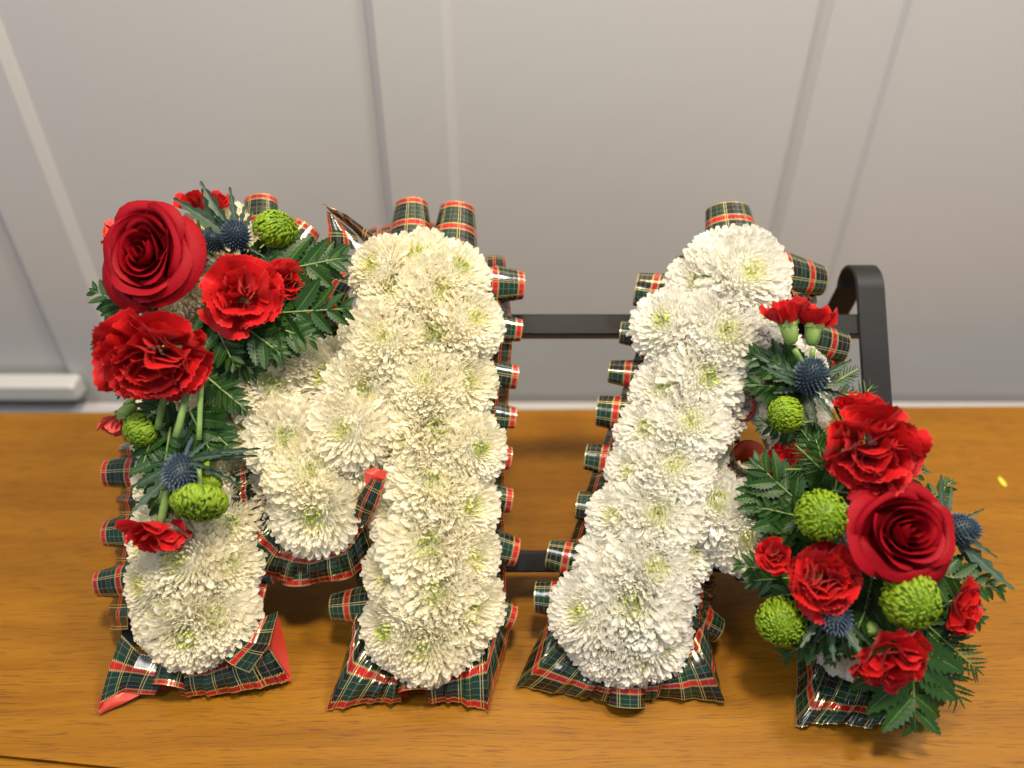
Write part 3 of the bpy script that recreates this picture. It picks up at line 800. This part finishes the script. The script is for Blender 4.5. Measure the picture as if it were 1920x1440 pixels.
def add_carn(parent, p, face, rad, n=34, spread=1.0, seed=0, roll=0.0, pink=False, calyx=1.0, inner=84, sy=1.0):
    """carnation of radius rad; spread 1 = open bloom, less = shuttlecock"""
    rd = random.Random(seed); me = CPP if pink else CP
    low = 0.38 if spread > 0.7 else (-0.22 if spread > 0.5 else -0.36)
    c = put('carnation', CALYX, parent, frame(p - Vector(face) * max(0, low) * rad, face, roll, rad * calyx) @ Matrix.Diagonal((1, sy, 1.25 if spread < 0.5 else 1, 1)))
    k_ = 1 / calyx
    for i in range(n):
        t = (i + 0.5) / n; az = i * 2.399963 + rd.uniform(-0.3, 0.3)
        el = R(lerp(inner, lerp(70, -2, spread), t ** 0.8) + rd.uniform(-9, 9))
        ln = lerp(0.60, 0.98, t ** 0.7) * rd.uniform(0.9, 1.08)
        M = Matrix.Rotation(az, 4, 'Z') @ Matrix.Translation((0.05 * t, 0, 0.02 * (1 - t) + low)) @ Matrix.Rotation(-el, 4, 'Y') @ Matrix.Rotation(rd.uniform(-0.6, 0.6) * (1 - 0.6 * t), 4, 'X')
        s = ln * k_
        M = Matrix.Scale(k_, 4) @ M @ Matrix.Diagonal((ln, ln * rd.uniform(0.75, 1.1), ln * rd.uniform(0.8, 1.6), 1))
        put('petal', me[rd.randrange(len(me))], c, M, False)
    return c
def pom_mesh(seed, flat=1.0):
    rd = random.Random(seed); m = MB(); N = 380
    for i in range(N):
        t = (i + 0.5) / N
        th = math.acos(1 - t * 1.45) + rd.uniform(-0.06, 0.06); az = i * 2.399963 + rd.uniform(-0.35, 0.35)
        nrm = Vector((math.sin(th) * math.cos(az), math.sin(th) * math.sin(az), math.cos(th)))
        P = Vector((nrm.x, nrm.y, nrm.z * flat)) * (0.86 + rd.uniform(-0.04, 0.05))
        up = Vector((0, 0, 1)) - nrm * nrm.z
        up = up.normalized() if up.length > 0.05 else Vector((1, 0, 0))
        up = (up + nrm.cross(up) * rd.uniform(-0.45, 0.45)).normalized()
        sd = nrm.cross(up)
        W = lerp(0.034, 0.066, sm(0, 0.4, t)) * rd.uniform(0.85, 1.1); Ln = lerp(0.15, 0.40, sm(0, 0.5, t)) * rd.uniform(0.9, 1.1)
        rows, uv = [], []
        for a in range(5):
            v = a / 4; w_ = W * (0.6 + 0.4 * math.sin(v * math.pi)) * (1 if v < 0.8 else 0.62)
            hgt = 0.13 * math.sin(min(1, v * 1.25) * math.pi * 0.62) + 0.0
            rows.append([P + up * (Ln * (v - 0.55)) + sd * (q * w_) + nrm * (hgt - 0.05 * q * q - 0.10 * max(0, v - 0.75)) for q in (-1, 0, 1)])
            uv.append([(t, v)] * 3)
        m.grid(rows, uv)
    core = MB(); rows = []
    for i in range(9):
        a = math.pi * i / 8
        rows.append([(0.88 * math.sin(a) * math.cos(2 * math.pi * j / 16), 0.88 * math.sin(a) * math.sin(2 * math.pi * j / 16), 0.88 * math.cos(a) * flat * (1 if a < 1.57 else 0.55)) for j in range(16)])
    core.grid(rows, [[(0.1, 0.3)] * 16] * 9, 0, True, True)
    core.tube([(0, 0, -0.45 * flat), (0, 0, -0.9), (0, 0, -1.6)], [0.18, 0.12, 0.12], 8)
    return m.mesh('petals', [M_POM]), core.mesh('green_pompon', [M_POM])
POM = [pom_mesh(1, 0.95), pom_mesh(2, 0.62)]
def add_pom(parent, p, face, rad, k=0, sc_=(1, 1, 1), roll=0.0):
    c = put('green_pompon', POM[k][1], parent, frame(p, face, roll, rad) @ Matrix.Diagonal((*sc_, 1)))
    q = put('petals', POM[k][0], c, None, False); q['kind'] = 'stuff'
    return c
def leaf_mesh(name, mat_, n=14, wid=0.36, teeth=0.25, every=2, fold=0.10, droop=0.12, sharp=1.4, deep=False):
    """serrated leaf along +x, length 1"""
    rows, uv = [], []
    for i in range(n + 1):
        v = i / n
        w_ = wid / 2 * (math.sin(math.pi * v ** 0.72) ** 0.9 if 0 < v < 1 else 0.0) + 0.006
        if teeth and 0 < i < n: w_ *= (1 + teeth * 0.5) if i % every else (1 - teeth)
        x = v + (0.02 if (i % every) and 0 < i < n else 0)
        z = -droop * v * v
        rows.append([Vector((x + (0.03 if 0 < i < n else 0), -w_, z + fold * w_)), Vector((v, -w_ * 0.45, z + fold * w_ * 0.4 + 0.003)), Vector((v, 0, z - 0.008)), Vector((v, w_ * 0.45, z + fold * w_ * 0.4 + 0.003)), Vector((x + (0.03 if 0 < i < n else 0), w_, z + fold * w_))])
        uv.append([(0.0, v), (0.28, v), (0.5, v), (0.72, v), (1.0, v)])
    m = MB(); m.grid(rows, uv); return m.mesh(name, [mat_])
LEAF = [leaf_mesh('leaflet', M_LEAF, 16, 0.40, 0.22, 2, 0.25, d_) for d_ in (0.10, 0.26, -0.10)]
NARROW = leaf_mesh('leaflet', M_LEAF, 10, 0.13, 0.3, 2, 0.2, 0.08)
BRACT = [leaf_mesh('bract', M_BRACT, 12, w_, 0.42, 2, 0.30, d_) for w_, d_ in ((0.125, 0.16), (0.155, -0.12), (0.10, 0.28))]
def dframe(p, d, up):
    x = Vector(d).normalized(); z = (Vector(up) - x * Vector(up).dot(x)).normalized(); y = z.cross(x)
    return Matrix(((x.x, y.x, z.x, p[0]), (x.y, y.y, z.y, p[1]), (x.z, y.z, z.z, p[2]), (0, 0, 0, 1)))
def add_frond(parent, A, B, width=0.5, pairs=7, up=None, narrow=False, droop=0.0, seed=0, name='fern_frond', start=0.12):
    """fern frond from A to B with serrated leaflets either side; width relative to its length"""
    rd = random.Random(seed); up = up or EN
    d = B - A; ln = d.length; M = dframe(A, d, up)
    st = MB(); pts = [Vector((t * ln, 0, -droop * ln * t * t)) for t in (0, .2, .4, .6, .8, .97)]
    st.tube(pts, [0.0011, 0.0010, 0.0009, 0.0008, 0.0006, 0.0003], 6)
    c = put(name, st.mesh(name, [M_STEM]), parent, M)
    for i in range(pairs):
        t = lerp(start, 0.90, i / max(1, pairs - 1))
        s = ln * width * (1 - t) ** 0.75 * (0.55 + 0.45 * sm(0, 0.35, t + 0.12)) + ln * 0.09
        for sg in (-1, 1):
            a = R(lerp(62, 34, t) + rd.uniform(-6, 6)) * sg
            LM_ = Matrix.Translation((t * ln, 0, -droop * ln * t * t)) @ Matrix.Rotation(a, 4, 'Z') @ Matrix.Rotation(rd.uniform(-0.15, 0.3), 4, 'Y') @ Matrix.Rotation(rd.uniform(-0.4, 0.4), 4, 'X')
            k = s * rd.uniform(0.9, 1.1)
            put('leaflet', NARROW if narrow else LEAF[rd.randrange(3)], c, LM_ @ Matrix.Diagonal((k, k * (1 if narrow else 1.05), k, 1)), False)
    LM_ = Matrix.Translation((0.86 * ln, 0, -droop * ln * 0.74))
    k = ln * 0.16
    put('leaflet', NARROW if narrow else LEAF[0], c, LM_ @ Matrix.Diagonal((k, k, k, 1)), False)
    return c
def spike_mesh(seed, N=210):
    rd = random.Random(seed); m = MB()
    for i in range(N):
        t = (i + 0.5) / N; th = math.acos(1 - t * 1.75); az = i * 2.399963
        nrm = Vector((math.sin(th) * math.cos(az), math.sin(th) * math.sin(az), math.cos(th)))
        P = Vector((nrm.x * 0.72, nrm.y * 0.72, nrm.z * 0.95)); d = (nrm + Vector((0, 0, 0.45))).normalized()
        a = d.orthogonal().normalized(); b = d.cross(a); r = 0.058; ln = rd.uniform(0.20, 0.34)
        v = [P + (a * math.cos(k * 2.094) + b * math.sin(k * 2.094)) * r for k in range(3)] + [P + d * ln * 0.5 + (a * math.cos(k * 2.094) + b * math.sin(k * 2.094)) * r * 0.75 for k in range(3)] + [P + d * ln]
        m.add(v, [(0, 1, 4, 3), (1, 2, 5, 4), (2, 0, 3, 5), (3, 4, 6), (4, 5, 6), (5, 3, 6)], [(0, 0.0)] * 3 + [(0, 0.55)] * 3 + [(0, 1.0)])
    core = MB(); rows = []
    for i in range(9):
        a = math.pi * i / 8
        rows.append([(0.74 * math.sin(a) * math.cos(2 * math.pi * j / 14), 0.74 * math.sin(a) * math.sin(2 * math.pi * j / 14), 0.97 * math.cos(a)) for j in range(14)])
    core.grid(rows, [[(0.1, 0.15)] * 14] * 9, 0, True, True)
    core.tube([(0, 0, -0.8), (0, 0, -1.6), (0, 0, -2.6)], [0.16, 0.13, 0.13], 8)
    return m.mesh('spikes', [M_THIS], False), core.mesh('sea_holly', [M_THIS])
SPK = spike_mesh(5)
def add_thistle(parent, p, face, rad, bracts, seed=0, n_auto=0, blen=3.0, bel=25):
    """sea holly: blue cone, ruff of spiny bracts; bracts = explicit target points"""
    rd = random.Random(seed)
    M = frame(p, face, rd.uniform(0, 6), rad)
    c = put('sea_holly', SPK[1], parent, M)
    q = put('spikes', SPK[0], c, None, False); q['kind'] = 'stuff'
    base = M @ Vector((0, 0, -0.75))
    for tgt in bracts:
        d = tgt - base; k = d.length
        B = dframe(base, d, EN + Vector((rd.uniform(-.3, .3), rd.uniform(-.3, .3), 0.2))) @ Matrix.Diagonal((k, k * rd.uniform(0.9, 1.2), k, 1))
        put('bract', BRACT[rd.randrange(3)], c, B)
    for i in range(n_auto):
        az = i * 6.283 / n_auto + rd.uniform(-0.2, 0.2); el = R(bel + rd.uniform(-12, 12)); k = blen * rd.uniform(0.75, 1.15)
        LM_ = Matrix.Translation((0, 0, -0.75)) @ Matrix.Rotation(az, 4, 'Z') @ Matrix.Rotation(-el, 4, 'Y')
        put('bract', BRACT[rd.randrange(3)], c, LM_ @ Matrix.Diagonal((k, k, k, 1)), False)
    return c
def add_stem(parent, A, B, r=0.0022, bend=0.0):
    m = MB(); mid = A.lerp(B, 0.5) + EX * bend
    m.tube([A, A.lerp(mid, .5), mid, mid.lerp(B, .5), B], [r, r * .95, r * .9, r * .9, r], 8)
    return put('stem', m.mesh('stem', [M_STEM]), parent)
def add_leaf(parent, A, B, up=None, wid=1.0, k=0, mesh=None):
    d = B - A; ln = d.length
    return put('leaf', mesh or LEAF[k], parent, dframe(A, d, up or EN) @ Matrix.Diagonal((ln, ln * wid, ln, 1)))

# ---- spray on the M
SM = thing('flower_spray', 'red rose, carnation, fern and sea holly spray pinned down the left leg of letter M', 'flower spray', L(330, 700, -0.01), 'flower sprays pinned to the letters')
add_rose(SM, L(290, 484, 0.026), LF(-0.06, -0.02, 1), 0.90, 0.6, 0.86, 1.10)
add_carn(SM, L(298, 660, 0.032), LF(-0.03, -0.62, 0.78), 0.0460, 36, 1.0, 21, calyx=0.6, sy=0.84)
add_carn(SM, L(455, 555, 0.022), LF(0.06, -0.05, 1), 0.034, 22, 1.0, 22, calyx=0.6)
add_carn(SM, L(534, 528, 0.006), LF(0.45, 0.0, 0.9), 0.020, 22, 0.75, 23)
add_carn(SM, L(385, 392, -0.020), LF(0.0, 0.95, 0.35), 0.026, 18, 0.55, 24)
add_carn(SM, L(215, 440, -0.010), LF(-1, 0.1, 0.3), 0.018, 14, 0.5, 25, pink=True)
add_carn(SM, L(302, 975, 0.010), LF(0.0, -0.9, 0.35), 0.030, 16, 0.75, 26, calyx=0.8)
add_carn(SM, L(222, 788, 0.000), LF(-0.55, -0.75, 0.2), 0.019, 7, 0.05, 27, pink=True, calyx=1.3)
add_pom(SM, L(515, 432, 0.010), LF(0.75, 0.45, 0.45), 0.0165, 0, (1.15, 0.95, 1.15))
add_pom(SM, L(374, 940, 0.016), LF(0.05, -0.92, 0.45), 0.0215, 1)
add_pom(SM, L(265, 806, 0.008), LF(-0.5, -0.6, 0.6), 0.0140, 0)
add_pom(SM, L(398, 906, 0.006), LF(0.3, -0.6, 0.6), 0.0080, 0)
add_thistle(SM, L(443, 442, 0.022), LF(0.12, 0.25, 0.95), 0.0135,
            [L(368, 338, .030), L(430, 350, .030), L(455, 374, .025), L(318, 362, .020), L(395, 395, .040), L(345, 385, .02), L(500, 480, .02), L(415, 500, .035), L(475, 400, 0.01)], 31)
add_thistle(SM, L(402, 452, 0.010), LF(-0.2, 0.2, 0.9), 0.010, [L(385, 355, .012), L(410, 365, .010), L(350, 420, .01)], 32)
add_thistle(SM, L(338, 884, 0.024), LF(0.05, -0.75, 0.6), 0.0145,
            [L(468, 832, .030), L(470, 850, .02), L(448, 900, .015), L(370, 870, .048), L(236, 912, .020), L(255, 960, .02), L(300, 845, .03), L(395, 820, .02), L(275, 870, .02), L(420, 850, .035)], 33)
add_stem(SM, L(316, 720, 0.020), L(296, 805, 0.012), 0.0030, -0.001); add_stem(SM, L(352, 715, 0.022), L(330, 820, 0.022), 0.0032, 0.001); add_stem(SM, L(377, 720, 0.022), L(373, 825, 0.020), 0.0024)
add_stem(SM, L(318, 905, 0.016), L(300, 985, 0.014), 0.0036); add_stem(SM, L(372, 880, 0.018), L(376, 925, 0.018), 0.0024); add_stem(SM, L(235, 760, 0.000), L(260, 740, 0.0), 0.0026)
for k, (A, B, wd, pr, h0, h1) in enumerate((((470, 520), (652, 478), .45, 8, .006, .016), ((480, 590), (655, 576), .50, 6, .006, .020), ((470, 600), (590, 636), .55, 6, .008, .014),
        ((430, 590), (532, 668), .60, 6, .012, .014), ((400, 600), (440, 690), .55, 6, .012, .016), ((380, 700), (462, 770), .40, 7, .004, .006),
        ((300, 600), (165, 540), .42, 6, .006, .010), ((300, 640), (168, 645), .30, 5, .000, .004), ((300, 520), (190, 590), .5, 6, .000, -.01), ((330, 740), (255, 800), .6, 6, .004, .006),
        ((350, 760), (400, 860), .6, 7, .003, .004), ((320, 800), (292, 965), .5, 8, .006, .008), ((300, 780), (262, 880), .5, 6, .004, .010), ((430, 520), (560, 470), .4, 6, .0, .004),
        ((350, 850), (345, 950), .5, 6, .006, .004), ((420, 600), (470, 660), .7, 6, .004, .004), ((400, 480), (330, 420), .5, 6, -.005, -.01), ((390, 560), (420, 640), .7, 7, .010, .012), ((360, 620), (480, 700), .55, 7, .000, .004), ((420, 560), (600, 530), .5, 7, .000, .008), ((300, 700), (215, 740), .4, 6, .0, .0), ((340, 760), (310, 860), .7, 8, .000, .002), ((370, 780), (440, 850), .5, 6, .0, .004))):
    add_frond(SM, L(A[0], A[1], h0), L(B[0], B[1], h1), wd, pr, EN, False, 0.06, 100 + k)

# ---- spray on the A
SA = thing('flower_spray', 'red rose, carnation, green pompon and fern spray pinned down the right leg of letter A', 'flower spray', L(1560, 950, -0.01), 'flower sprays pinned to the letters')
add_carn(SA, L(1476, 596, 0.026), LF(-0.22, 0.95, 0.25), 0.024, 18, 0.46, 41, calyx=1.15)
add_carn(SA, L(1527, 600, 0.026), LF(0.05, 0.97, 0.25), 0.022, 15, 0.48, 42, calyx=1.2)
add_stem(SA, L(1490, 655, 0.022), L(1515, 700, 0.012), 0.0024); add_stem(SA, L(1524, 655, 0.022), L(1518, 700, 0.012), 0.0024)
add_thistle(SA, L(1520, 705, 0.022), LF(0.0, 0.55, 0.8), 0.0150,
            [L(1412, 655, .012), L(1430, 640, .010), L(1480, 690, .035), L(1420, 690, .02), L(1580, 690, .02), L(1606, 672, .01), L(1608, 745, .02), L(1575, 790, .025), L(1540, 800, .02), L(1445, 740, .02), L(1560, 740, .04), L(1515, 790, .02), L(1595, 720, .02), L(1455, 715, .03)], 51)
add_pom(SA, L(1474, 777, 0.016), LF(-0.75, -0.1, 0.65), 0.0150, 0, (0.85, 1.0, 1.25))
add_carn(SA, L(1626, 836, 0.040), LF(0.08, -0.42, 0.9), 0.0405, 36, 1.0, 43, calyx=0.6, sy=0.84)
add_carn(SA, L(1612, 772, 0.012), LF(0.1, 0.85, 0.5), 0.026, 22, 0.7, 44)
add_carn(SA, L(1478, 868, -0.010), LF(-0.2, 0.3, 0.9), 0.020, 22, 0.8, 45)
add_pom(SA, L(1540, 966, 0.045), LF(-0.1, 0.05, 1), 0.0195, 0)
add_rose(SA, L(1668, 1000, 0.034), LF(0.24, 0.10, 0.96), 0.98, 2.2, 1.10, 0.82)
add_carn(SA, L(1452, 1040, 0.026), LF(-0.25, -0.1, 0.95), 0.0150, 20, 0.75, 46)
add_carn(SA, L(1540, 1083, 0.030), LF(-0.1, -0.15, 1), 0.030, 30, 0.95, 47, calyx=0.6)
add_pom(SA, L(1706, 1124, 0.042), LF(0.1, -0.2, 1), 0.0215, 0)
add_pom(SA, L(1464, 1165, 0.012), LF(-0.2, -0.3, 0.9), 0.0190, 0)
add_thistle(SA, L(1562, 1152, 0.026), LF(0.05, -0.7, 0.7), 0.0145, [L(1500, 1215, .02), L(1560, 1240, .02), L(1600, 1235, .02), L(1640, 1215, .03), L(1480, 1170, .02), L(1605, 1190, .03), L(1530, 1230, .015), L(1625, 1250, .03)], 52)
add_thistle(SA, L(1798, 992, 0.022), LF(0.85, -0.1, 0.5), 0.0135, [L(1850, 958, .03), L(1790, 912, .02), L(1878, 1040, .03), L(1890, 1105, .02), L(1760, 890, .015), L(1850, 1080, .02), L(1830, 1010, .04), L(1770, 1060, .02)], 53)
add_carn(SA, L(1656, 1218, 0.028), LF(0.05, -0.7, 0.7), 0.032, 30, 0.95, 48, calyx=0.6)
add_carn(SA, L(1782, 1130, 0.014), LF(0.7, -0.3, 0.6), 0.026, 26, 0.8, 49)
for k, (A, B, wd, pr, h0, h1, nar) in enumerate((((1530, 715), (1405, 662), .50, 7, .000, .008, 0), ((1520, 715), (1450, 675), .6, 6, .004, .012, 0), ((1530, 730), (1400, 720), .45, 7, .000, .004, 0),
        ((1560, 950), (1590, 800), .42, 9, .012, .030, 0), ((1560, 930), (1530, 815), .40, 8, .010, .022, 0), ((1560, 1000), (1412, 860), .45, 8, .010, .012, 0), ((1550, 980), (1420, 950), .40, 7, .012, .010, 0),
        ((1560, 1000), (1430, 1000), .40, 7, .006, .010, 0), ((1530, 1080), (1380, 1060), .35, 7, .000, .006, 0), ((1530, 1080), (1400, 1090), .45, 7, .006, .006, 0),
        ((1530, 790), (1420, 800), .4, 6, .000, .000, 0), ((1560, 840), (1450, 815), .4, 6, -.005, -.005, 0),
        ((1705, 1180), (1722, 1376), .75, 7, .026, .016, 0), ((1640, 1130), (1470, 1235), .35, 7, .004, .000, 0), ((1600, 1120), (1560, 1250), .4, 7, .010, .006, 0),
        ((1690, 1130), (1850, 1268), .35, 14, .014, .010, 1), ((1690, 1120), (1815, 1330), .35, 14, .012, .006, 1), ((1680, 1110), (1826, 1160), .4, 12, .008, .010, 1),
        ((1700, 1060), (1890, 1110), .30, 8, .016, .020, 0), ((1720, 960), (1790, 900), .4, 6, .010, .010, 0), ((1560, 720), (1612, 690), .5, 9, .006, .012, 1), ((1560, 740), (1615, 740), .5, 9, .006, .012, 1),
        ((1540, 860), (1500, 800), .5, 6, .0, .004, 0), ((1560, 1030), (1400, 905), .5, 8, .004, .006, 0), ((1590, 1100), (1450, 1120), .5, 7, .012, .012, 0), ((1640, 1100), (1590, 1230), .55, 7, .012, .016, 0), ((1700, 1080), (1850, 1170), .4, 8, .012, .016, 0), ((1620, 1130), (1520, 1215), .5, 7, .010, .010, 0), ((1700, 1150), (1790, 1230), .5, 7, .012, .012, 0), ((1650, 930), (1740, 880), .5, 6, .02, .02, 0), ((1570, 800), (1640, 720), .5, 7, .0, .004, 1), ((1570, 1040), (1500, 960), .5, 7, .012, .020, 0), ((1640, 1060), (1620, 1160), .5, 7, .015, .015, 0), ((1560, 920), (1630, 930), .5, 6, .02, .02, 0), ((1600, 940), (1660, 900), .5, 6, .02, .02, 0),
        ((1530, 880), (1470, 880), .35, 8, .012, .018, 1), ((1560, 900), (1490, 830), .35, 10, .014, .020, 1))):
    add_frond(SA, L(A[0], A[1], h0), L(B[0], B[1], h1), wd, pr, EN, bool(nar), 0.06, 200 + k)
